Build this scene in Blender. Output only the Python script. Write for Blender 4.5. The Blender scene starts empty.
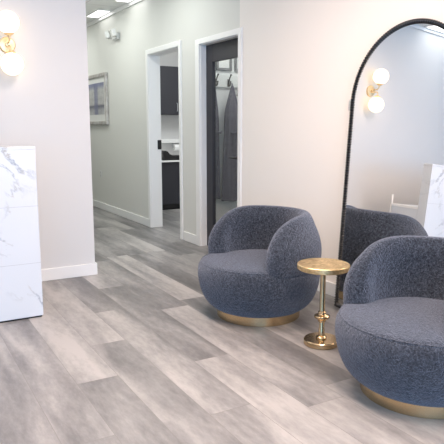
import bpy, bmesh, math, random
from mathutils import Vector, Matrix
S = bpy.context.scene
C = S.collection
PI = math.pi
R = math.radians
random.seed(7)

# ------------------------------------------------------------------ camera, world, light, exposure
cam_d = bpy.data.cameras.new('camera')
cam = bpy.data.objects.new('camera', cam_d); C.objects.link(cam)
cam_d.sensor_width = 36; cam_d.lens = 36 * 581 / 444; cam_d.clip_start = 0.05
PITCH, YAW = math.atan(95 / 581), R(150.2)
cam.location = (0, 0, 1.3)
cam.rotation_euler = (PI / 2 - PITCH, 0, YAW - PI / 2)
S.camera = cam

S.view_settings.view_transform = 'Standard'
S.view_settings.look = 'None'
S.view_settings.gamma = 1
S.view_settings.use_curve_mapping = False
S.view_settings.exposure = 0.06

w = bpy.data.worlds.new('world'); S.world = w; w.use_nodes = True
w.node_tree.nodes['Background'].inputs[0].default_value = (0.75, 0.86, 1.0, 1)
w.node_tree.nodes['Background'].inputs[1].default_value = 0.8

def area(name, loc, rot, sx, sy, power, col, spread=180):
    d = bpy.data.lights.new(name, 'AREA'); d.shape = 'RECTANGLE'
    d.spread = R(spread); d.size = sx; d.size_y = sy; d.energy = power; d.color = col
    o = bpy.data.objects.new(name, d); C.objects.link(o)
    o.location = loc; o.rotation_euler = rot
    return o
# daylight through the shop front behind the camera (+X side)
area('daylight_shopfront', (3.15, -0.9, 1.5), (0, R(90), 0), 2.2, 5.6, 175, (0.15, 0.54, 1.0))
# unseen overhead lights added to fill the reception; no diffusers built here
OVERHEAD_FILL = [(-2.9, 1.3, 56), (-1.1, 1.3, 68), (0.6, 1.3, 54), (-2.0, -1.6, 10), (-0.2, -1.6, 20), (1.6, -1.6, 20)]
for px, py, pw in OVERHEAD_FILL:
    area('reception_overhead_fill', (px, py, 2.765), (0, 0, 0), 1.15, 0.55, pw, (1.0, 0.785, 0.655), 180)
HALL_FILL = [(-9.6, 2.15), (-7.6, 2.15), (-5.8, 2.15)]  # fill lights added along mid-hall, apart from the two visible panels
for px, py in HALL_FILL:
    area('hall_fill_light', (px, py, 2.895), (0, 0, 0), 0.9, 0.5, 13.5, (0.97, 1.0, 0.96))
area('back_room_light', (-7.4, 3.9, 2.86), (0, 0, 0), 1.1, 0.6, 40, (0.97, 1.0, 1.0))
area('dressing_room_light', (-5.1, 3.7, 2.86), (0, 0, 0), 0.6, 0.5, 17, (0.98, 0.99, 1.0))

# ------------------------------------------------------------------ materials
def mat(name, col=(.8, .8, .8), rough=.5, metal=0.0, **kw):
    m = bpy.data.materials.new(name); m.use_nodes = True
    b = m.node_tree.nodes['Principled BSDF']
    b.inputs['Base Color'].default_value = (*col, 1)
    b.inputs['Roughness'].default_value = rough
    b.inputs['Metallic'].default_value = metal
    for k, v in kw.items(): b.inputs[k].default_value = v
    return m
def N(m, t, **kw):
    n = m.node_tree.nodes.new(t)
    for k, v in kw.items(): setattr(n, k, v)
    return n
def L(m, a, b): m.node_tree.links.new(a, b)
def B(m): return m.node_tree.nodes['Principled BSDF']
def noise_bump(m, scale, strength, dist=.01, detail=3):
    tc = N(m, 'ShaderNodeTexCoord'); n = N(m, 'ShaderNodeTexNoise'); bp = N(m, 'ShaderNodeBump')
    n.inputs['Scale'].default_value = scale; n.inputs['Detail'].default_value = detail
    bp.inputs['Strength'].default_value = strength; bp.inputs['Distance'].default_value = dist
    L(m, tc.outputs['Object'], n.inputs['Vector']); L(m, n.outputs[0], bp.inputs['Height']); L(m, bp.outputs[0], B(m).inputs['Normal'])
    return n
def ramp(m, src, stops):
    r = N(m, 'ShaderNodeValToRGB')
    e = r.color_ramp.elements
    while len(e) < len(stops): e.new(.5)
    for i, (p, c) in enumerate(stops): e[i].position = p; e[i].color = (*c, 1)
    L(m, src, r.inputs[0]); return r

M_wall = mat('wall_paint', (.70, .695, .69), .75); noise_bump(M_wall, 180, .06, .002)
M_back = mat('wall_paint_warm_lit', (.86, .82, .775), .75); noise_bump(M_back, 180, .06, .002)  # warm, bright reception light painted into this wall's colour
M_hall = mat('wall_paint_hall_dim', (.70, .70, .665), .75); noise_bump(M_hall, 180, .06, .002)  # same wall paint, darkened in colour for the dimmer hall light
M_white = mat('white_trim_paint', (.86, .86, .85), .4)
M_ceil = mat('grey_ceiling_tile', (.88, .88, .87), .9)
def ceil_nodes(m):
    tc = N(m, 'ShaderNodeTexCoord'); br = N(m, 'ShaderNodeTexBrick')
    br.offset = 0; br.inputs['Scale'].default_value = 1; br.inputs['Brick Width'].default_value = .61; br.inputs['Row Height'].default_value = .61
    br.inputs['Mortar Size'].default_value = .01
    br.inputs['Color1'].default_value = br.inputs['Color2'].default_value = (.88, .88, .87, 1); br.inputs['Mortar'].default_value = (.7, .7, .7, 1)
    L(m, tc.outputs['Object'], br.inputs['Vector']); L(m, br.outputs[0], B(m).inputs['Base Color'])
ceil_nodes(M_ceil)
def emis(name, col, s):
    m = mat(name, (.9, .9, .9), .5); B(m).inputs['Emission Color'].default_value = (*col, 1); B(m).inputs['Emission Strength'].default_value = s
    return m
M_panel = emis('panel_diffuser', (1, 1, .98), 3)
M_globe = emis('opal_glass_globe', (1.0, .72, .42), 2.1)

# floor planks
M_floor = mat('grey_oak_planks', (.4, .38, .36), .42)
def floor_nodes(m):
    at = N(m, 'ShaderNodeAttribute', attribute_name='tone'); sd = N(m, 'ShaderNodeAttribute', attribute_name='seed')
    tc = N(m, 'ShaderNodeTexCoord')
    cx = N(m, 'ShaderNodeCombineXYZ'); L(m, sd.outputs['Fac'], cx.inputs[2])
    ml = N(m, 'ShaderNodeVectorMath', operation='MULTIPLY'); ml.inputs[1].default_value = (.8, 4.6, 1); L(m, tc.outputs['Object'], ml.inputs[0])
    ad = N(m, 'ShaderNodeVectorMath', operation='ADD'); L(m, ml.outputs[0], ad.inputs[0]); L(m, cx.outputs[0], ad.inputs[1])
    n1 = N(m, 'ShaderNodeTexNoise'); n1.inputs['Scale'].default_value = 1.3; n1.inputs['Detail'].default_value = 2.5; n1.inputs['Roughness'].default_value = .5; n1.inputs['Distortion'].default_value = .35
    L(m, ad.outputs[0], n1.inputs['Vector'])
    ml2 = N(m, 'ShaderNodeVectorMath', operation='MULTIPLY'); ml2.inputs[1].default_value = (9, 26, 1); L(m, tc.outputs['Object'], ml2.inputs[0])
    ad2 = N(m, 'ShaderNodeVectorMath', operation='ADD'); L(m, ml2.outputs[0], ad2.inputs[0]); L(m, cx.outputs[0], ad2.inputs[1])
    n2 = N(m, 'ShaderNodeTexNoise'); n2.inputs['Scale'].default_value = 1.2; n2.inputs['Detail'].default_value = 7; n2.inputs['Roughness'].default_value = .7; L(m, ad2.outputs[0], n2.inputs['Vector'])
    # tone + (n1-.5)*a + (n2-.5)*b
    a1 = N(m, 'ShaderNodeMath', operation='MULTIPLY_ADD'); a1.inputs[1].default_value = 1.5; L(m, n1.outputs[0], a1.inputs[0]); L(m, at.outputs['Fac'], a1.inputs[2])
    a2 = N(m, 'ShaderNodeMath', operation='MULTIPLY_ADD'); a2.inputs[1].default_value = .75; L(m, n2.outputs[0], a2.inputs[0]); L(m, a1.outputs[0], a2.inputs[2])
    a3 = N(m, 'ShaderNodeMath', operation='SUBTRACT', use_clamp=True); a3.inputs[1].default_value = 1.12; L(m, a2.outputs[0], a3.inputs[0])
    r = ramp(m, a3.outputs[0], [(0, (.095, .094, .096)), (.35, (.17, .166, .167)), (.65, (.272, .264, .262)), (1, (.42, .403, .392))])
    uv = N(m, 'ShaderNodeUVMap', uv_map='plank'); sp = N(m, 'ShaderNodeSeparateXYZ'); L(m, uv.outputs[0], sp.inputs[0])
    # dark hairline at plank edges: v within 1.5 mm, u within 1.5 mm
    gv = N(m, 'ShaderNodeMath', operation='LESS_THAN'); gv.inputs[1].default_value = .0022; L(m, sp.outputs[1], gv.inputs[0])
    gu = N(m, 'ShaderNodeMath', operation='LESS_THAN'); gu.inputs[1].default_value = .0025; L(m, sp.outputs[0], gu.inputs[0])
    mx = N(m, 'ShaderNodeMath', operation='MAXIMUM'); L(m, gv.outputs[0], mx.inputs[0]); L(m, gu.outputs[0], mx.inputs[1])
    mixn = N(m, 'ShaderNodeMix', data_type='RGBA'); L(m, mx.outputs[0], mixn.inputs[0]); L(m, r.outputs[0], mixn.inputs[6]); mixn.inputs[7].default_value = (.19, .18, .172, 1)
    L(m, mixn.outputs[2], B(m).inputs['Base Color'])
    bp = N(m, 'ShaderNodeBump'); bp.inputs['Strength'].default_value = .08; bp.inputs['Distance'].default_value = .003
    L(m, n2.outputs[0], bp.inputs['Height']); L(m, bp.outputs[0], B(m).inputs['Normal'])
floor_nodes(M_floor)

# marble with sparse grey veins
M_marble = mat('white_marble_tile', (.88, .89, .9), .22)
def marble_nodes(m):
    tc = N(m, 'ShaderNodeTexCoord'); mp = N(m, 'ShaderNodeMapping')
    mp.inputs['Rotation'].default_value = (R(38), R(0), R(0)); mp.inputs['Location'].default_value = (.3, 1.35, .62)
    L(m, tc.outputs['Object'], mp.inputs['Vector'])
    sc = N(m, 'ShaderNodeVectorMath', operation='MULTIPLY'); sc.inputs[1].default_value = (1.4, 1.2, 3.2); L(m, mp.outputs[0], sc.inputs[0])
    n = N(m, 'ShaderNodeTexNoise'); n.inputs['Scale'].default_value = 1.5; n.inputs['Detail'].default_value = 7; n.inputs['Roughness'].default_value = .62; n.inputs['Distortion'].default_value = .5
    L(m, sc.outputs[0], n.inputs['Vector'])
    sb = N(m, 'ShaderNodeMath', operation='SUBTRACT'); sb.inputs[1].default_value = .5; L(m, n.outputs[0], sb.inputs[0])
    ab = N(m, 'ShaderNodeMath', operation='ABSOLUTE'); L(m, sb.outputs[0], ab.inputs[0])
    r = ramp(m, ab.outputs[0], [(0, (1, 1, 1)), (.012, (.45, .45, .45)), (.035, (0, 0, 0))])
    n2 = N(m, 'ShaderNodeTexNoise'); n2.inputs['Scale'].default_value = 2.6; n2.inputs['Detail'].default_value = 2; L(m, mp.outputs[0], n2.inputs['Vector'])
    r2 = ramp(m, n2.outputs[0], [(.48, (0, 0, 0)), (.62, (.9, .9, .9))])
    mu = N(m, 'ShaderNodeMath', operation='MULTIPLY'); L(m, r.outputs[0], mu.inputs[0]); L(m, r2.outputs[0], mu.inputs[1])
    n3 = N(m, 'ShaderNodeTexNoise'); n3.inputs['Scale'].default_value = 5; L(m, tc.outputs['Object'], n3.inputs['Vector'])
    r3 = ramp(m, n3.outputs[0], [(.52, (.27, .31, .37)), (.70, (.50, .41, .28))])
    mixn = N(m, 'ShaderNodeMix', data_type='RGBA'); L(m, mu.outputs[0], mixn.inputs[0]); mixn.inputs[6].default_value = (.68, .71, .75, 1); L(m, r3.outputs[0], mixn.inputs[7])
    L(m, mixn.outputs[2], B(m).inputs['Base Color'])
marble_nodes(M_marble)
M_grout = mat('tile_joint', (.50, .52, .55), .6)

# boucle upholstery
M_boucle = mat('blue_grey_boucle', (.055, .060, .075), .95)
def boucle_nodes(m):
    tc = N(m, 'ShaderNodeTexCoord')
    v = N(m, 'ShaderNodeTexNoise'); v.inputs['Scale'].default_value = 100; v.inputs['Detail'].default_value = 3; v.inputs['Distortion'].default_value = 1.2; L(m, tc.outputs['Object'], v.inputs['Vector'])
    r = ramp(m, v.outputs[0], [(.34, (.014, .0165, .022)), (.52, (.037, .043, .056)), (.70, (.108, .122, .152))])
    L(m, r.outputs[0], B(m).inputs['Base Color'])
    bp = N(m, 'ShaderNodeBump'); bp.inputs['Strength'].default_value = 1; bp.inputs['Distance'].default_value = .010
    L(m, v.outputs[0], bp.inputs['Height']); L(m, bp.outputs[0], B(m).inputs['Normal'])
    B(m).inputs['Sheen Weight'].default_value = .5; B(m).inputs['Sheen Roughness'].default_value = .5
    B(m).inputs['Sheen Tint'].default_value = (.72, .80, 1.0, 1); B(m).inputs['Specular IOR Level'].default_value = .1
boucle_nodes(M_boucle)
M_gold = mat('brushed_brass', (.62, .465, .275), .27, 1.0); noise_bump(M_gold, 60, .05, .002)
M_brass = mat('hammered_brass_top', (.78, .58, .30), .42, 1.0)
def brass_nodes(m):
    tc = N(m, 'ShaderNodeTexCoord'); v = N(m, 'ShaderNodeTexNoise'); v.inputs['Scale'].default_value = 26; v.inputs['Detail'].default_value = 4; v.inputs['Distortion'].default_value = 1.5
    L(m, tc.outputs['Object'], v.inputs['Vector'])
    r = ramp(m, v.outputs[0], [(.35, (.60, .42, .20)), (.65, (.90, .70, .40))]); L(m, r.outputs[0], B(m).inputs['Base Color'])
    bp = N(m, 'ShaderNodeBump'); bp.inputs['Strength'].default_value = .25; bp.inputs['Distance'].default_value = .004; L(m, v.outputs[0], bp.inputs['Height']); L(m, bp.outputs[0], B(m).inputs['Normal'])
brass_nodes(M_brass)
M_sgold = mat('satin_gold', (.86, .68, .42), .45, 1.0)
M_black = mat('black_metal', (.008, .008, .009), .4, 0.0)
M_mirror = mat('mirror_glass', (.93, .94, .94), 0.0, 1.0)
M_dark = mat('charcoal_door_paint', (.022, .021, .029), .5)
M_cab = mat('dark_cabinet_laminate', (.028, .028, .036), .4)
M_chrome = mat('satin_steel', (.6, .6, .6), .3, 1.0)
M_plastic = mat('white_plastic', (.70, .70, .68), .4)
M_lens = mat('lamp_lens', (.66, .66, .64), .25)
M_silver = mat('distressed_silver_frame', (.50, .47, .43), .5, .25)
def silver_nodes(m):
    tc = N(m, 'ShaderNodeTexCoord'); v = N(m, 'ShaderNodeTexNoise'); v.inputs['Scale'].default_value = 14; v.inputs['Detail'].default_value = 5; L(m, tc.outputs['Object'], v.inputs['Vector'])
    r = ramp(m, v.outputs[0], [(.3, (.42, .37, .34)), (.5, (.50, .48, .46)), (.7, (.60, .59, .57))]); L(m, r.outputs[0], B(m).inputs['Base Color'])
silver_nodes(M_silver)
M_mat = mat('picture_mat_board', (.72, .72, .70), .7)
M_robe = mat('grey_violet_cotton', (.125, .125, .165), .9)
def robe_nodes(m):
    tc = N(m, 'ShaderNodeTexCoord'); v = N(m, 'ShaderNodeTexNoise'); v.inputs['Scale'].default_value = 40; v.inputs['Detail'].default_value = 3; L(m, tc.outputs['Object'], v.inputs['Vector'])
    r = ramp(m, v.outputs[0], [(.3, (.078, .073, .10)), (.7, (.135, .128, .16))]); L(m, r.outputs[0], B(m).inputs['Base Color'])
robe_nodes(M_robe)
M_strap = mat('dark_brown_strap', (.07, .06, .06), .8)
M_glass = bpy.data.materials.new('clear_pane'); M_glass.use_nodes = True
def glass_nodes(m):
    nt = m.node_tree; nt.nodes.clear()
    o = N(m, 'ShaderNodeOutputMaterial'); t = N(m, 'ShaderNodeBsdfTransparent'); g = N(m, 'ShaderNodeBsdfGlossy'); mx = N(m, 'ShaderNodeMixShader')
    t.inputs[0].default_value = (.93, .95, .94, 1); g.inputs['Roughness'].default_value = .02; mx.inputs[0].default_value = .05
    L(m, t.outputs[0], mx.inputs[1]); L(m, g.outputs[0], mx.inputs[2]); L(m, mx.outputs[0], o.inputs[0])
glass_nodes(M_glass)
# the print in the hall picture: a hazy grey-violet pier scene
M_print = mat('hazy_pier_print', (.5, .5, .55), .5)
def print_nodes(m):
    tc = N(m, 'ShaderNodeTexCoord'); sp = N(m, 'ShaderNodeSeparateXYZ'); L(m, tc.outputs['Generated'], sp.inputs[0])
    r = ramp(m, sp.outputs[2], [(0, (.46, .46, .47)), (.15, (.38, .38, .40)), (.27, (.15, .15, .19)), (.34, (.47, .46, .46)), (.78, (.50, .50, .49)), (.92, (.24, .25, .36))])
    n = N(m, 'ShaderNodeTexNoise'); n.inputs['Scale'].default_value = 9; n.inputs['Detail'].default_value = 5; L(m, tc.outputs['Generated'], n.inputs['Vector'])
    # a tower-like darker band in the middle of the print
    s = N(m, 'ShaderNodeMath', operation='SUBTRACT'); s.inputs[1].default_value = .58; L(m, sp.outputs[0], s.inputs[0])
    a = N(m, 'ShaderNodeMath', operation='ABSOLUTE'); L(m, s.outputs[0], a.inputs[0])
    r2 = ramp(m, a.outputs[0], [(.07, (.7, .7, .7)), (.13, (0, 0, 0))])
    mx = N(m, 'ShaderNodeMix', data_type='RGBA'); L(m, r2.outputs[0], mx.inputs[0]); L(m, r.outputs[0], mx.inputs[6]); mx.inputs[7].default_value = (.17, .18, .30, 1)
    m2 = N(m, 'ShaderNodeMix', data_type='RGBA', blend_type='OVERLAY'); m2.inputs[0].default_value = .35; L(m, mx.outputs[2], m2.inputs[6]); L(m, n.outputs[0], m2.inputs[7])
    L(m, m2.outputs[2], B(m).inputs['Base Color'])
print_nodes(M_print)

# ------------------------------------------------------------------ helpers
def obj(name, bm, m, parent=None, smooth=False, bevel=0, kind=None, label=None):
    me = bpy.data.meshes.new(name)
    bmesh.ops.recalc_face_normals(bm, faces=bm.faces)
    bm.to_mesh(me); bm.free()
    me.materials.append(m)
    o = bpy.data.objects.new(name, me); C.objects.link(o)
    if smooth:
        for p in me.polygons: p.use_smooth = True
        me.set_sharp_from_angle(angle=R(38))
    if bevel:
        b = o.modifiers.new('bevel', 'BEVEL'); b.width = bevel; b.segments = 2; b.limit_method = 'ANGLE'
    if parent: o.parent = parent
    if kind: o['kind'] = kind
    if label: o['label'] = label
    return o
def thing(name, label, cat, loc=(0, 0, 0), rotz=0, group=None):
    o = bpy.data.objects.new(name, None); C.objects.link(o)
    o.empty_display_size = .1
    o.location = loc; o.rotation_euler = (0, 0, rotz); o['label'] = label; o['category'] = cat
    if group: o['group'] = group
    return o
def tag(o, label, cat, group=None):
    o['label'] = label; o['category'] = cat
    if group: o['group'] = group
    return o
def bx(bm, x0, x1, y0, y1, z0, z1):
    v = [bm.verts.new(p) for p in [(x0, y0, z0), (x1, y0, z0), (x1, y1, z0), (x0, y1, z0), (x0, y0, z1), (x1, y0, z1), (x1, y1, z1), (x0, y1, z1)]]
    for f in [(0, 3, 2, 1), (4, 5, 6, 7), (0, 1, 5, 4), (1, 2, 6, 5), (2, 3, 7, 6), (3, 0, 4, 7)]: bm.faces.new([v[i] for i in f])
    return bm
def box(*a): return bx(bmesh.new(), *a)
def boxes(*l):
    bm = bmesh.new()
    for a in l: bx(bm, *a)
    return bm
def lathe(prof, n=64, bm=None, mtx=None):
    """revolve (r, z) profile about Z; r = 0 ends become poles"""
    bm = bm or bmesh.new(); rings = []
    T = mtx or Matrix()
    for r, z in prof:
        if r < 1e-6: rings.append([bm.verts.new(T @ Vector((0, 0, z)))])
        else: rings.append([bm.verts.new(T @ Vector((r * math.cos(2 * PI * i / n), r * math.sin(2 * PI * i / n), z))) for i in range(n)])
    for a, b in zip(rings, rings[1:]):
        for i in range(n):
            j = (i + 1) % n
            if len(a) == 1 and len(b) == 1: break
            if len(a) == 1: bm.faces.new((a[0], b[i], b[j]))
            elif len(b) == 1: bm.faces.new((a[i], a[j], b[0]))
            else: bm.faces.new((a[i], a[j], b[j], b[i]))
    return bm
def smooth_prof(pts, per=6):
    """Catmull-Rom through (r, z) points"""
    out = []
    P = [pts[0]] + list(pts) + [pts[-1]]
    for i in range(1, len(P) - 2):
        p0, p1, p2, p3 = P[i - 1], P[i], P[i + 1], P[i + 2]
        for k in range(per):
            t = k / per
            out.append(tuple(max(0, .5 * ((2 * p1[d]) + (-p0[d] + p2[d]) * t + (2 * p0[d] - 5 * p1[d] + 4 * p2[d] - p3[d]) * t * t + (-p0[d] + 3 * p1[d] - 3 * p2[d] + p3[d]) * t ** 3)) for d in (0, 1)))
    out.append(pts[-1]); return out
def tube(bm, pts, r, n=8, closed=False, cap=True):
    pts = [Vector(p) for p in pts]; rings = []; m = len(pts); up = None
    for i, p in enumerate(pts):
        a = pts[i - 1] if (i > 0 or closed) else p; b = pts[(i + 1) % m] if (i < m - 1 or closed) else p
        t = (b - a).normalized()
        if up is None:
            up = Vector((0, 0, 1)) if abs(t.z) < .9 else Vector((0, 1, 0))
        s = t.cross(up).normalized(); u = s.cross(t).normalized(); up = u
        rr = r(i) if callable(r) else r
        rings.append([bm.verts.new(p + s * rr * math.cos(2 * PI * k / n) + u * rr * math.sin(2 * PI * k / n)) for k in range(n)])
    pairs = list(zip(rings, rings[1:])) + ([(rings[-1], rings[0])] if closed else [])
    for a, b in pairs:
        for k in range(n): bm.faces.new((a[k], a[(k + 1) % n], b[(k + 1) % n], b[k]))
    if cap and not closed: bm.faces.new(rings[0][::-1]); bm.faces.new(rings[-1])
    return bm
def sphere(bm, c, r, n=32, sz=1):
    return lathe([(r * math.sin(PI * i / (n // 2)), -r * sz * math.cos(PI * i / (n // 2))) for i in range(n // 2 + 1)], n, bm, Matrix.Translation(c))

# ------------------------------------------------------------------ setting
WY, WX = 2.93, -4.945          # long wall plane, reception side-wall plane
ZC, ZH = 2.79, 2.92            # reception and hallway ceilings
def struct(name, bm, m, parent=None, **k): return obj(name, bm, m, parent, kind='structure', **k)

# floor: one mesh, one face per plank, plank tone and grain seed as face attributes
def make_floor():
    bm = bmesh.new(); ft = bm.faces.layers.float.new('tone'); fs = bm.faces.layers.float.new('seed'); uv = bm.loops.layers.uv.new('plank')
    PW, PL, Y0 = .218, 1.70, .53
    joints = {1: -2.80, 2: -3.28, 3: -2.18, 4: -2.765, 0: -2.23, 6: -2.16, 5: -2.02}
    tones = {(-1, -3.0): .62, (0, -3.0): .6, (0, -1.5): .66, (-2, -3.0): .7, (1, -3.5): .80, (1, -2.0): .40, (2, -4.0): .84, (2, -2.5): .58,
             (3, -3.5): .62, (3, -1.5): .66, (3, -3.0): .60, (4, -3.5): .38, (4, -2.0): .86, (5, -3.0): .68, (5, -1.5): .78, (6, -3.0): .42, (6, -1.5): .60, (4, -5.0): .8, (5, -4.5): .45}
    rng = random.Random(11)
    for k in range(-24, 22):
        y0 = Y0 + PW * k; y1 = y0 + PW
        x = joints.get(k, rng.uniform(-2.9, -1.3)) - PL * 7
        while x < 3.3:
            a, b = max(x, -12.6), min(x + PL, 3.2)
            if b > a:
                vs = [bm.verts.new(p) for p in ((a, y0, 0), (b, y0, 0), (b, y1, 0), (a, y1, 0))]
                f = bm.faces.new(vs)
                t = rng.choice((.36, .45, .55, .6, .68, .8))
                for (kk, xx), tv in tones.items():
                    if kk == k and a <= xx < b: t = tv
                f[ft] = t; f[fs] = rng.uniform(0, 60)
                for l, (u, v) in zip(f.loops, ((0, 0), (b - a, 0), (b - a, PW), (0, PW))): l[uv].uv = (u, v)
            x += PL
    return bm
fl = struct('floor', make_floor(), M_floor)

# long wall with two door openings, in two paint tones that carry dimmer hall and warmer reception light
D1 = (-6.97, -6.07, 2.195); D2 = (-5.58, -4.785, 2.155); WT = .14
def wall_run(x0, x1, opens, top):
    bm = bmesh.new(); x = x0
    for a, b, h in opens:
        bx(bm, x, a, WY, WY + WT, 0, top); bx(bm, a, b, WY, WY + WT, h, top); x = b
    if x1 > x: bx(bm, x, x1, WY, WY + WT, 0, top)
    return bm
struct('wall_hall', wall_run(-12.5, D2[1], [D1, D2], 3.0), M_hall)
struct('wall_back', box(D2[1], 3.2, WY, WY + WT, 0, 3.0), M_back)
struct('wall_left', box(WX - .16, WX, -4.6, 1.528, 0, 3.0), M_wall)
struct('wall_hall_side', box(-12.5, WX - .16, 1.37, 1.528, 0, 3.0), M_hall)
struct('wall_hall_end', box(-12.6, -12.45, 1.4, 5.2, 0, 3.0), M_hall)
struct('wall_front', box(WX - .16, 3.2, -4.75, -4.6, 0, 3.0), M_wall)
# shop-front wall on the +X side with one wide window opening
struct('wall_right', boxes((3.0, 3.2, -4.6, -3.9, 0, 3.0), (3.0, 3.2, 2.1, WY, 0, 3.0), (3.0, 3.2, -3.9, 2.1, 0, .25), (3.0, 3.2, -3.9, 2.1, 2.65, 3.0)), M_wall)
wf = boxes((3.04, 3.10, -3.9, 2.1, .25, .31), (3.04, 3.10, -3.9, 2.1, 2.59, 2.65))
for y in (-3.9, -1.93, .07, 2.04): bx(wf, 3.04, 3.10, y, y + .06, .31, 2.59)
struct('window_1', wf, M_black)
# rooms behind the long wall
struct('wall_back_room_end', box(-9.35, -9.235, WY + WT, 5.1, 0, 3.0), M_wall)
struct('wall_back_room_rear', box(-9.235, -5.82, 5.0, 5.1, 0, 3.0), M_wall)
struct('wall_partition', box(-5.93, -5.82, WY + WT, 5.0, 0, 3.0), M_wall)
struct('wall_dressing_room', boxes((-5.82, -4.2, 4.25, 4.35, 0, 3.0), (-4.3, -4.2, WY + WT, 4.25, 0, 3.0)), M_wall)
struct('ceiling', boxes((WX - .16, 3.2, -4.75, WY, ZC, ZC + .1)), M_ceil)
struct('ceiling_hall', boxes((-12.6, WX - .16, 1.4, WY, ZH, ZH + .1)), M_ceil)
struct('ceiling_back_rooms', boxes((-9.4, -4.2, WY + WT, 5.1, ZH, ZH + .1)), M_white)

# baseboards and crown
BH, BT = .105, .016
struct('baseboard_hall', boxes((-12.45, -7.04, WY - BT, WY, 0, BH), (-6.0, -5.665, WY - BT, WY, 0, BH)), M_white, bevel=.004)
struct('baseboard_back', box(-4.70, 3.0, WY - BT, WY, 0, BH), M_white, bevel=.004)
struct('baseboard_left', boxes((WX, WX + BT, -4.6, 1.528 + BT, 0, BH), (-5.4, WX, 1.528, 1.528 + BT, 0, BH)), M_white, bevel=.004)
struct('baseboard_partition', box(-5.82, -5.82 + BT, WY + WT, 4.25, 0, BH), M_white, bevel=.004)
struct('trim_1', box(-12.45, WX, WY - .022, WY, ZH - .055, ZH), M_white, bevel=.004)
struct('trim_2', box(WX, WX + .02, -4.6, 1.528, ZC - .045, ZC), M_white, bevel=.004)
struct('trim_3', box(WX, 3.0, WY - .02, WY, ZC - .045, ZC), M_white, bevel=.004)

# door casings: face trim both sides of the opening + jamb lining
def casing(name, d, tw=.056, th=.055, tr=.048):
    a, b, h = d; bm = bmesh.new(); p = .018
    bx(bm, a - tw, a + .004, WY - p, WY + .004, 0, h + th)
    bx(bm, b - .004, b + tr, WY - p, WY + .004, 0, h + th)
    bx(bm, a, b, WY - p, WY + .004, h - .004, h + th)
    bx(bm, a - .001, a + .012, WY, WY + WT + .012, 0, h); bx(bm, b - .012, b + .001, WY, WY + WT + .012, 0, h)
    bx(bm, a, b, WY, WY + WT + .012, h - .012, h + .001)
    return struct(name, bm, M_white, bevel=.003)
casing('trim_4', D1); casing('trim_5', D2, .082, .05, .052)
# open first doorway: only its black edge pull is seen on the jamb
d1 = tag(obj('edge_pull', box(D1[0] + .012, D1[0] + .024, WY + .098, WY + .15, 1.015, 1.135), M_black, bevel=.004),
         'black flush pull set in the white jamb of the open left doorway', 'door pull')

# second door: charcoal leaf with a tall glass pane
LY0, LY1 = WY + .065, WY + .105
a, b, h = D2
d2 = struct('door_1', boxes((a + .013, a + .15, LY0, LY1, .006, h - .013), (b - .11, b - .013, LY0, LY1, .006, h - .013),
                            (a + .15, b - .11, LY0, LY1, h - .19, h - .013), (a + .15, b - .11, LY0, LY1, .006, .25)), M_dark, bevel=.003)
d2['label'] = 'charcoal door with a tall clear pane, right doorway'
struct('glass_pane', box(a + .148, b - .108, LY0 + .016, LY0 + .022, .248, h - .188), M_glass, d2)
hb = bmesh.new(); tube(hb, [(b - .06, LY0, 1.0), (b - .06, LY0 - .05, 1.0), (b - .075, LY0 - .055, 1.0), (b - .18, LY0 - .055, 1.0)], .011, 10)
lathe([(0, 0), (.026, 0), (.026, .008), (0, .008)], 20, hb, Matrix.Translation((b - .06, LY0, 1.0)) @ Matrix.Rotation(PI / 2, 4, 'X'))
obj('door_handle', hb, M_black, d2, smooth=True, label='black lever handle')

# ------------------------------------------------------------------ ceiling lights
def panel(x, y, z, sx, sy, label, group):
    t = thing('ceiling_light', label, 'ceiling light', (x, y, z), 0, group)
    fr = boxes((-sx / 2 - .02, sx / 2 + .02, -sy / 2 - .02, -sy / 2, -.012, 0), (-sx / 2 - .02, sx / 2 + .02, sy / 2, sy / 2 + .02, -.012, 0),
               (-sx / 2 - .02, -sx / 2, -sy / 2, sy / 2, -.012, 0), (sx / 2, sx / 2 + .02, -sy / 2, sy / 2, -.012, 0))
    obj('frame', fr, M_white, t); obj('diffuser', box(-sx / 2, sx / 2, -sy / 2, sy / 2, -.008, 0), M_panel, t)
    return t
panel(-8.5, 2.805, ZH, .56, .17, 'lit ceiling panel deep in the hallway above the hanging picture', 'hallway ceiling panels')
panel(-7.24, 2.805, ZH, .56, .17, 'lit ceiling panel of the hallway nearest the doorways', 'hallway ceiling panels')
panel(-4.6, -.12, ZC, .6, .6, 'lit panel in the reception ceiling, seen only in the arched mirror', 'reception ceiling panels')

# ------------------------------------------------------------------ wall sconces
def make_sconce(y, z, label):
    t = thing('wall_sconce', label, 'wall lamp', (WX, y, z - .01))
    t.rotation_euler = (R(3.0), 0, 0)
    RY = Matrix.Rotation(PI / 2, 4, 'Y')
    obj('backplate', lathe([(0, 0), (.062, 0), (.062, .012), (.055, .02), (.02, .024), (.018, .05), (0, .052)], 40, None, RY), M_sgold, t, smooth=True)
    bm = bmesh.new()
    ox = .125
    for s in (1, -1):
        tube(bm, [(.03, 0, s * .012), (.07, 0, s * .012), (.105, 0, s * .014), (.121, 0, s * .026), (ox, 0, s * .045), (ox, 0, s * .064)], .0065, 10)
    obj('arm', bm, M_sgold, t, smooth=True)
    for s in (1, -1):
        cb = lathe([(0, .048), (.012, .048), (.014, .056), (.034, .066), (.036, .072), (0, .072)], 28, None, Matrix.Translation((ox, 0, 0)) @ Matrix.Scale(s, 4, (0, 0, 1)))
        obj('cup', cb, M_sgold, t, smooth=True)
        obj('globe_shade', sphere(bmesh.new(), (ox, 0, s * (.156)), .085, 32), M_globe, t, smooth=True, label='glowing opal glass globe')
    return t
make_sconce(.885, 1.945, 'brass wall lamp with two glowing globes beside the marble counter')

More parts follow.
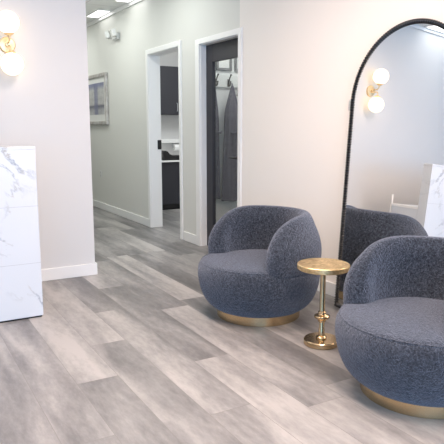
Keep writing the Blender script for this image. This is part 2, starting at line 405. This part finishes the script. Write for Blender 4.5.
# ------------------------------------------------------------------ reception counter
rc = thing('reception_counter', 'white veined marble reception counter at the left edge', 'counter', (-4.035, -.6, 0))
Y1 = .852 + .6; Y0 = -1.9
obj('front_panel', box(-.055, .055, Y0, Y1, .012, 1.152), M_marble, rc, bevel=.002)
obj('plinth', box(-.045, .047, Y0 + .01, Y1 - .01, 0, .012), M_black, rc)
obj('top_cap', box(-.057, .057, Y0, Y1 + .002, 1.152, 1.172), M_marble, rc, bevel=.002)
for z in (.385, .775):
    obj('tile_joint', boxes((.0535, .0556, Y0, Y1, z, z + .0035)), M_grout, rc)
obj('end_panel', box(-.40, -.057, Y1 - .03, Y1 - .001, 0, .70), M_marble, rc, bevel=.002)
obj('desk_top', box(-.41, -.057, Y0, Y1, .70, .725), M_white, rc, bevel=.002)
obj('corner_post', boxes((-.425, -.41, Y1 - .02, Y1, .0, .82)), M_white, rc, bevel=.002)

# ------------------------------------------------------------------ armchairs
def chair_body_bm():
    return lathe(smooth_prof([(0, .07), (.27, .066), (.325, .080), (.374, .128), (.405, .195), (.421, .265), (.424, .32), (.417, .362), (.396, .388), (.355, .400), (.25, .406), (.12, .408), (0, .409)], 5), 96)
def chair_back_bm():
    bm = bmesh.new(); n = 110; m = 40; AW = R(121); cols = []
    for i in range(n + 1):
        u = -1 + 2 * i / n
        # ease columns towards the ends
        u = math.copysign(1 - (1 - abs(u)) ** 1.35, u)
        az = PI / 2 + u * AW                      # rear is +Y
        e = (1 - abs(u)) * AW                     # angle in from the end
        t = min(1, e / R(64))
        H = .385 + (.343) * (1 - (1 - t) ** 2.6) ** (1 / 2.6)
        H = max(H, .39)
        tt = min(1, e / R(15)); wdt = max(.004, (1 - (1 - tt) ** 2.4) ** (1 / 2.4))
        w0 = .078 * wdt
        z0 = .366
        col = []
        for k in range(m):
            ph = PI * k / (m - 1)
            cs, sn = math.cos(ph), math.sin(ph)
            q = 2 / 2.5
            zz = z0 + (H - z0) * abs(sn) ** q
            f = (zz - z0) / .42
            rc_ = .344 + .028 * math.sin(min(1, f * 1.5) * PI) * .5 - .052 * max(0, f - .25) ** 1.6
            ww = w0 * (1 - .22 * f)
            r = rc_ + ww * math.copysign(abs(cs) ** q, cs)
            if cs < 0: r -= .012 * f * wdt
            col.append(bm.verts.new((r * math.cos(az), r * math.sin(az), zz)))
        cols.append(col)
    for a_, b_ in zip(cols, cols[1:]):
        for k in range(m): 
            k2 = (k + 1) % m
            bm.faces.new((a_[k], b_[k], b_[k2], a_[k2]))
    bm.faces.new(cols[0]); bm.faces.new(cols[-1][::-1])
    return bm
def make_chair(x, y, rz, label):
    t = thing('swivel_armchair', label, 'armchair', (x, y, 0), rz, 'boucle barrel armchairs')
    obj('swivel_base', lathe([(0, 0), (.286, 0), (.29, .004), (.29, .062), (.286, .066), (0, .066)], 96), M_gold, t, smooth=True, label='brushed brass ring base')
    sb = obj('seat', chair_body_bm(), M_boucle, t, smooth=True)
    sm = bmesh.new(); tube(sm, [(.4005 * math.cos(2 * PI * i / 120), .4005 * math.sin(2 * PI * i / 120), .385) for i in range(120)], .0045, 6, closed=True)
    obj('seam', sm, M_boucle, t, smooth=True)
    bk = obj('backrest', chair_back_bm(), M_boucle, t, smooth=True)
    return t
CH1 = (-3.30, 2.185); CH2 = (-1.875, 2.21)
make_chair(*CH1, R(4), 'blue-grey boucle barrel armchair on brass ring, between glazed door and brass table')
make_chair(*CH2, R(2), 'blue-grey boucle barrel armchair nearest the camera, in front of the arched mirror')

# ------------------------------------------------------------------ side table
st = thing('side_table', 'small round brass pedestal table between the two armchairs', 'side table', (-2.62, 2.195, 0))
obj('foot', lathe([(0, 0), (.100, 0), (.106, .005), (.106, .030), (.101, .036), (.032, .037), (.032, .046), (.026, .052), (.019, .056), (0, .056)], 64), M_gold, st, smooth=True)
obj('stem', lathe([(0, .05), (.0185, .05), (.0185, .095), (.0165, .098), (.0165, .455), (.026, .46), (.026, .468), (0, .468)], 40), M_gold, st, smooth=True)
obj('collar', lathe(smooth_prof([(.016, .140), (.024, .144), (.026, .158), (.044, .166), (.047, .174), (.044, .182), (.026, .190), (.024, .204), (.016, .208)], 4), 48), M_gold, st, smooth=True)
tp = obj('tabletop', lathe([(0, .467), (.150, .467), (.155, .471), (.155, .496), (.151, .5), (0, .5)], 72), M_brass, st)
tp.data.polygons.foreach_set('use_smooth', [True] * len(tp.data.polygons)); tp.data.set_sharp_from_angle(angle=R(38))

# ------------------------------------------------------------------ arched floor mirror (built upright, leaned on the wall)
MW = .492; MHT = 1.938
fm = thing('floor_mirror', 'tall arched leaning mirror in a thin beaded black frame', 'mirror', (-2.632, 2.735, .016))
fm.rotation_euler = (R(-3.5), 0, R(0.45))
def arch_pts(r, z0, step=.011):
    pts = []; zs = MHT - MW
    n = int((zs - z0) / step)
    for i in range(n): pts.append((-r, z0 + (zs - z0) * i / n))
    n2 = int(PI * r / step)
    for i in range(n2 + 1): pts.append((-r * math.cos(PI * i / n2), zs + r * math.sin(PI * i / n2)))
    for i in range(1, n + 1): pts.append((r, zs - (zs - z0) * i / n))
    n3 = int(2 * r / step)
    for i in range(1, n3): pts.append((r - 2 * r * i / n3, z0))
    return pts
FR = .0155
pp = [(x, 0, z) for x, z in arch_pts(MW - FR, FR, .0036)]
obj('frame', tube(bmesh.new(), pp, lambda i: FR * (.80 + .28 * math.cos(2 * PI * i / 5)), 8, closed=True), M_black, fm, smooth=True)
gb = bmesh.new()
ap = arch_pts(MW - .012, .012, .03)
f1 = [gb.verts.new((x, .002, z)) for x, z in ap]; f2 = [gb.verts.new((x, .007, z)) for x, z in ap]
gb.faces.new(f1); gb.faces.new(f2[::-1])
for i in range(len(ap)): j = (i + 1) % len(ap); gb.faces.new((f1[i], f2[i], f2[j], f1[j]))
obj('mirror_glass', gb, M_mirror, fm)
bb = bmesh.new(); f1 = [bb.verts.new((x * .99, .008, z)) for x, z in ap]; f2 = [bb.verts.new((x * .99, .014, z)) for x, z in ap]
bb.faces.new(f1); bb.faces.new(f2[::-1])
for i in range(len(ap)): j = (i + 1) % len(ap); bb.faces.new((f1[i], f2[i], f2[j], f1[j]))
obj('backing_board', bb, M_black, fm)
obj('wall_bracket', boxes((-MW - .018, -MW + .004, -.004, .018, 1.40, 1.47), (-MW - .012, -MW - .002, .018, .085, 1.42, 1.45)), M_chrome, fm, bevel=.002, label='small steel safety bracket')

# ------------------------------------------------------------------ hallway wall items
px0, px1, pz0, pz1 = -9.72, -8.52, 1.335, 2.105
pc = thing('framed_picture', 'framed hazy violet print on the grey hallway wall', 'picture', ((px0 + px1) / 2, WY, pz0))
hw, hh = (px1 - px0) / 2, pz1 - pz0
fb = bmesh.new(); fw_ = .055
for (a0, a1, c0, c1) in ((-hw, hw, 0, fw_), (-hw, hw, hh - fw_, hh), (-hw, -hw + fw_, fw_, hh - fw_), (hw - fw_, hw, fw_, hh - fw_)): bx(fb, a0, a1, -.045, -.002, c0, c1)
obj('frame', fb, M_silver, pc, bevel=.008)
obj('mat_board', box(-hw + fw_, hw - fw_, -.022, -.006, fw_, hh - fw_), M_mat, pc)
obj('print', box(-hw + fw_ + .085, hw - fw_ - .085, -.024, -.022, fw_ + .10, hh - fw_ - .08), M_print, pc)

el = thing('emergency_light', 'white twin-head emergency light high on the hallway wall', 'emergency light', (-8.06, WY, 2.545)); el.scale = (.86, .86, .86)
obj('housing', box(-.11, .11, -.06, 0, -.045, .055), M_plastic, el, bevel=.012)
for s, ry in ((-1, 34), (1, 12)):
    Mx = Matrix.Translation((s * .135 - .03, -.10, .045)) @ Matrix.Rotation(R(-ry), 4, 'Z') @ Matrix.Rotation(R(14), 4, 'X')
    bm = box(-.062, .062, -.035, .035, -.058, .058); bmesh.ops.transform(bm, matrix=Mx, verts=bm.verts)
    hd = obj('lamp_head', bm, M_plastic, el, bevel=.012)
    bm = box(-.05, .05, -.04, -.034, -.046, .046); bmesh.ops.transform(bm, matrix=Mx, verts=bm.verts)
    obj('lens', bm, M_lens, hd)
    bm = bmesh.new(); tube(bm, [(s * .10 - .02, -.05, .0), (s * .135 - .03, -.085, .03)], .014, 10); obj('bracket', bm, M_plastic, el, smooth=True)

ou = thing('power_outlet', 'white power outlet low on the hallway wall', 'outlet', (-9.0, WY, .56))
obj('cover_plate', box(-.037, .037, -.007, 0, -.06, .06), M_plastic, ou, bevel=.003)
for z in (-.024, .024): obj('socket', box(-.017, .017, -.009, -.006, z - .014, z + .014), M_lens, ou, bevel=.002)

# ------------------------------------------------------------------ back room through the open doorway (cabinets face +X)
def front_cabinet(name, label, x_back, x_front, y0, y1, z0, z1, nd, handle_z, plinth=0):
    t = thing(name, label, 'cabinet', ((x_back + x_front) / 2, (y0 + y1) / 2, z0))
    hx, hy, H = (x_front - x_back) / 2, (y1 - y0) / 2, z1 - z0
    obj('carcass', box(-hx, hx - .02, -hy, hy, plinth, H), M_cab, t)
    if plinth: obj('toe_kick', box(-hx, hx - .06, -hy + .01, hy - .01, 0, plinth), M_black, t)
    dw = 2 * hy / nd
    for i in range(nd):
        d_ = obj('door', box(hx - .019, hx, -hy + i * dw + .002, -hy + (i + 1) * dw - .002, plinth + .004, H - .004), M_cab, t, bevel=.002)
        yy = -hy + (i + 1) * dw - .05
        bm = bmesh.new(); tube(bm, [(hx, yy, handle_z), (hx + .025, yy, handle_z), (hx + .025, yy, handle_z + .13), (hx, yy, handle_z + .13)], .006, 8); obj('handle', bm, M_chrome, d_, smooth=True)
    return t
front_cabinet('wall_cabinet', 'dark wall cabinet seen high through the open left doorway', -9.23, -8.90, 3.45, 4.70, 1.50, 2.28, 3, .06)
front_cabinet('base_cabinet', 'dark base cabinet on the floor of the room behind the open doorway', -9.23, -8.34, 3.09, 4.71, 0, .757, 3, .54, .09)
tag(obj('worktop', box(-9.23, -8.31, 3.085, 4.72, .758, .78), M_white, bevel=.003), 'thin white worktop on the dark base cabinet', 'worktop')
# black tray with a raised rounded end, on the worktop
tb = bmesh.new(); prof = [(-.24, 0), (.26, 0), (.26, .07), (-.06, .075), (-.12, .10), (-.16, .145), (-.20, .155), (-.24, .13)]
v0 = [tb.verts.new((-.12, y, z)) for y, z in prof]; v1 = [tb.verts.new((.12, y, z)) for y, z in prof]
tb.faces.new(v0); tb.faces.new(v1[::-1])
for i in range(len(prof)): j = (i + 1) % len(prof); tb.faces.new((v0[i], v1[i], v1[j], v0[j]))
o = tag(obj('organizer', tb, M_black, bevel=.012), 'black low organizer with raised end lying on the white worktop', 'organizer'); o.location = (-8.50, 3.98, .78)
sh = thing('wall_shelf', 'narrow white shelf on the wall between the dark cabinets', 'shelf', (-9.23, 4.10, 1.02))
obj('board', box(0, .16, -.45, .45, .015, .04), M_white, sh, bevel=.003); obj('rear_lip', box(0, .02, -.45, .45, .041, .075), M_white, sh, bevel=.003)
for y in (-.3, .35): obj('bracket', box(0, .10, y, y + .02, -.05, .014), M_white, sh, bevel=.003)
pr_ = thing('paper_roll', 'white paper roll hanging under the white wall shelf', 'paper roll', (-9.12, 4.33, .955))
RX = Matrix.Rotation(PI / 2, 4, 'X')
obj('roll', lathe([(.02, -.06), (.055, -.06), (.055, .06), (.02, .06), (.02, -.06)], 32, None, RX), M_white, pr_, smooth=False)
bm = bmesh.new(); tube(bm, [(0, -.08, .08), (0, -.08, 0), (0, .08, 0), (0, .08, .08)], .006, 8); obj('holder', bm, M_chrome, pr_, smooth=True)

# ------------------------------------------------------------------ dressing room behind the glazed door (wall faces +X)
PX = -5.82
hr = thing('hook_rail', 'white board with dark coat hooks behind the glazed door', 'coat rail', (PX, 3.55, 1.81))
obj('board', box(0, .02, -.45, .55, -.07, .07), M_plastic, hr, bevel=.004)
for y in (3.24, 3.405, 3.56, 3.72, 3.88):
    bm = bmesh.new(); yy = y - 3.55
    tube(bm, [(.02, yy, -.045), (.05, yy, -.055), (.066, yy, -.035), (.068, yy, -.015)], .007, 8)
    tube(bm, [(.02, yy, -.02), (.035, yy, .0), (.05, yy, .03), (.075, yy, .06)], .007, 8)
    sphere(bm, (.078, yy, .063), .011, 12); sphere(bm, (.068, yy, -.012), .01, 12)
    bx(bm, .02, .026, yy - .012, yy + .012, -.06, .02)
    obj('hook', bm, M_strap, hr, smooth=True)
for i, (y0, y1, lab) in enumerate(((3.255, 3.455, 'left small dark frame above the coat hooks'), (3.495, 3.695, 'right small dark frame above the coat hooks, cut off by the door trim'))):
    t = thing('small_picture_frame', lab, 'picture frame', (PX, (y0 + y1) / 2, 1.925), 0, 'small frames above the coat hooks')
    hy = (y1 - y0) / 2
    obj('frame', boxes((0, .02, -hy, hy, 0, .028), (0, .02, -hy, hy, .252, .28), (0, .02, -hy, -hy + .028, .028, .252), (0, .02, hy - .028, hy, .028, .252)), mat('frame_grey', (.16, .16, .17), .5), t, bevel=.002)
    obj('print', box(0, .008, -hy + .028, hy - .028, .028, .252), M_mat, t)

def garment(label, y, ztop, zbot, w0, w1, seed, skew=0.0):
    rng = random.Random(seed); ph = [rng.uniform(0, 6.28) for _ in range(4)]
    t = thing('robe', label, 'robe', (PX + .105, y, zbot), 0, 'robes on the coat hooks')
    bm = bmesh.new(); H = ztop - zbot; nz, na = 34, 72; rings = []
    for i in range(nz + 1):
        f = i / nz; z = H * (1 - f)
        wv = .012 + (w0 - .012) * min(1, (f / .22)) ** .8 + (w1 - w0) * max(0, (f - .1) / .9) ** .9
        if .36 < f < .44: wv *= 1 - .10 * (1 - abs(f - .40) / .04)
        dp = min(.05, .012 + .12 * f)
        ring = []
        for k in range(na):
            a_ = 2 * PI * k / na
            fold = 1 + .16 * min(1, f * 3) * math.sin(7 * a_ + ph[0] + 1.2 * f) + .09 * min(1, f * 2) * math.sin(12 * a_ + ph[1] - 2 * f)
            ring.append(bm.verts.new((dp * math.sin(a_) * fold, skew * f + wv * math.cos(a_) * (1 + .05 * math.sin(5 * a_ + ph[2])), z + (.012 * math.sin(3 * a_ + ph[3]) if i == nz else 0))))
        rings.append(ring)
    for r0, r1 in zip(rings, rings[1:]):
        for k in range(na): bm.faces.new((r0[k], r0[(k + 1) % na], r1[(k + 1) % na], r1[k]))
    bm.faces.new(rings[0]); bm.faces.new(rings[-1][::-1])
    obj('cloth', bm, M_robe, t, smooth=True)
    bm = bmesh.new(); tube(bm, [(0, -.008, H - .02), (-.005, -.006, H + .02), (-.01, 0, H + .03), (-.005, .006, H + .02), (0, .008, H - .02)], .004, 6); obj('hanging_loop', bm, M_robe, t, smooth=True)
    bm = bmesh.new(); zz = H * .60
    tube(bm, [(.052, -.05, zz), (.062, -.02, zz - .012), (.066, .01, zz), (.06, .04, zz - .01), (.05, .07, zz + .004)], .011, 8)
    tube(bm, [(.06, .0, zz), (.068, -.012, zz - .07), (.066, -.004, zz - .14)], .009, 8); obj('tie', bm, M_robe, t, smooth=True)
    return t
garment('grey-violet robe on the left hook, half behind the dark door stile', 3.175, 1.745, .50, .045, .075, 3, 0)
garment('grey-violet robe with a peaked top on the middle hook', 3.405, 1.755, .47, .085, .135, 5, .0)
bs = thing('strap', 'dark brown strap bundle hanging from the right hook by the door trim', 'strap', (PX + .06, 3.545, 1.76))
bm = bmesh.new(); tube(bm, [(.008, 0, 0), (.01, -.02, -.06), (.012, -.05, -.10), (.014, .03, -.16), (.014, .08, -.13), (.012, .04, -.10), (.01, -.03, -.13), (.012, .05, -.17), (.01, .06, -.13)], .016, 8); obj('bundle', bm, M_strap, bs, smooth=True)
bm = bmesh.new(); tube(bm, [(.0, .01, -.12), (.0, .006, -.6), (.0, .0, -1.25)], .008, 8); obj('loose_end', bm, M_strap, bs, smooth=True)
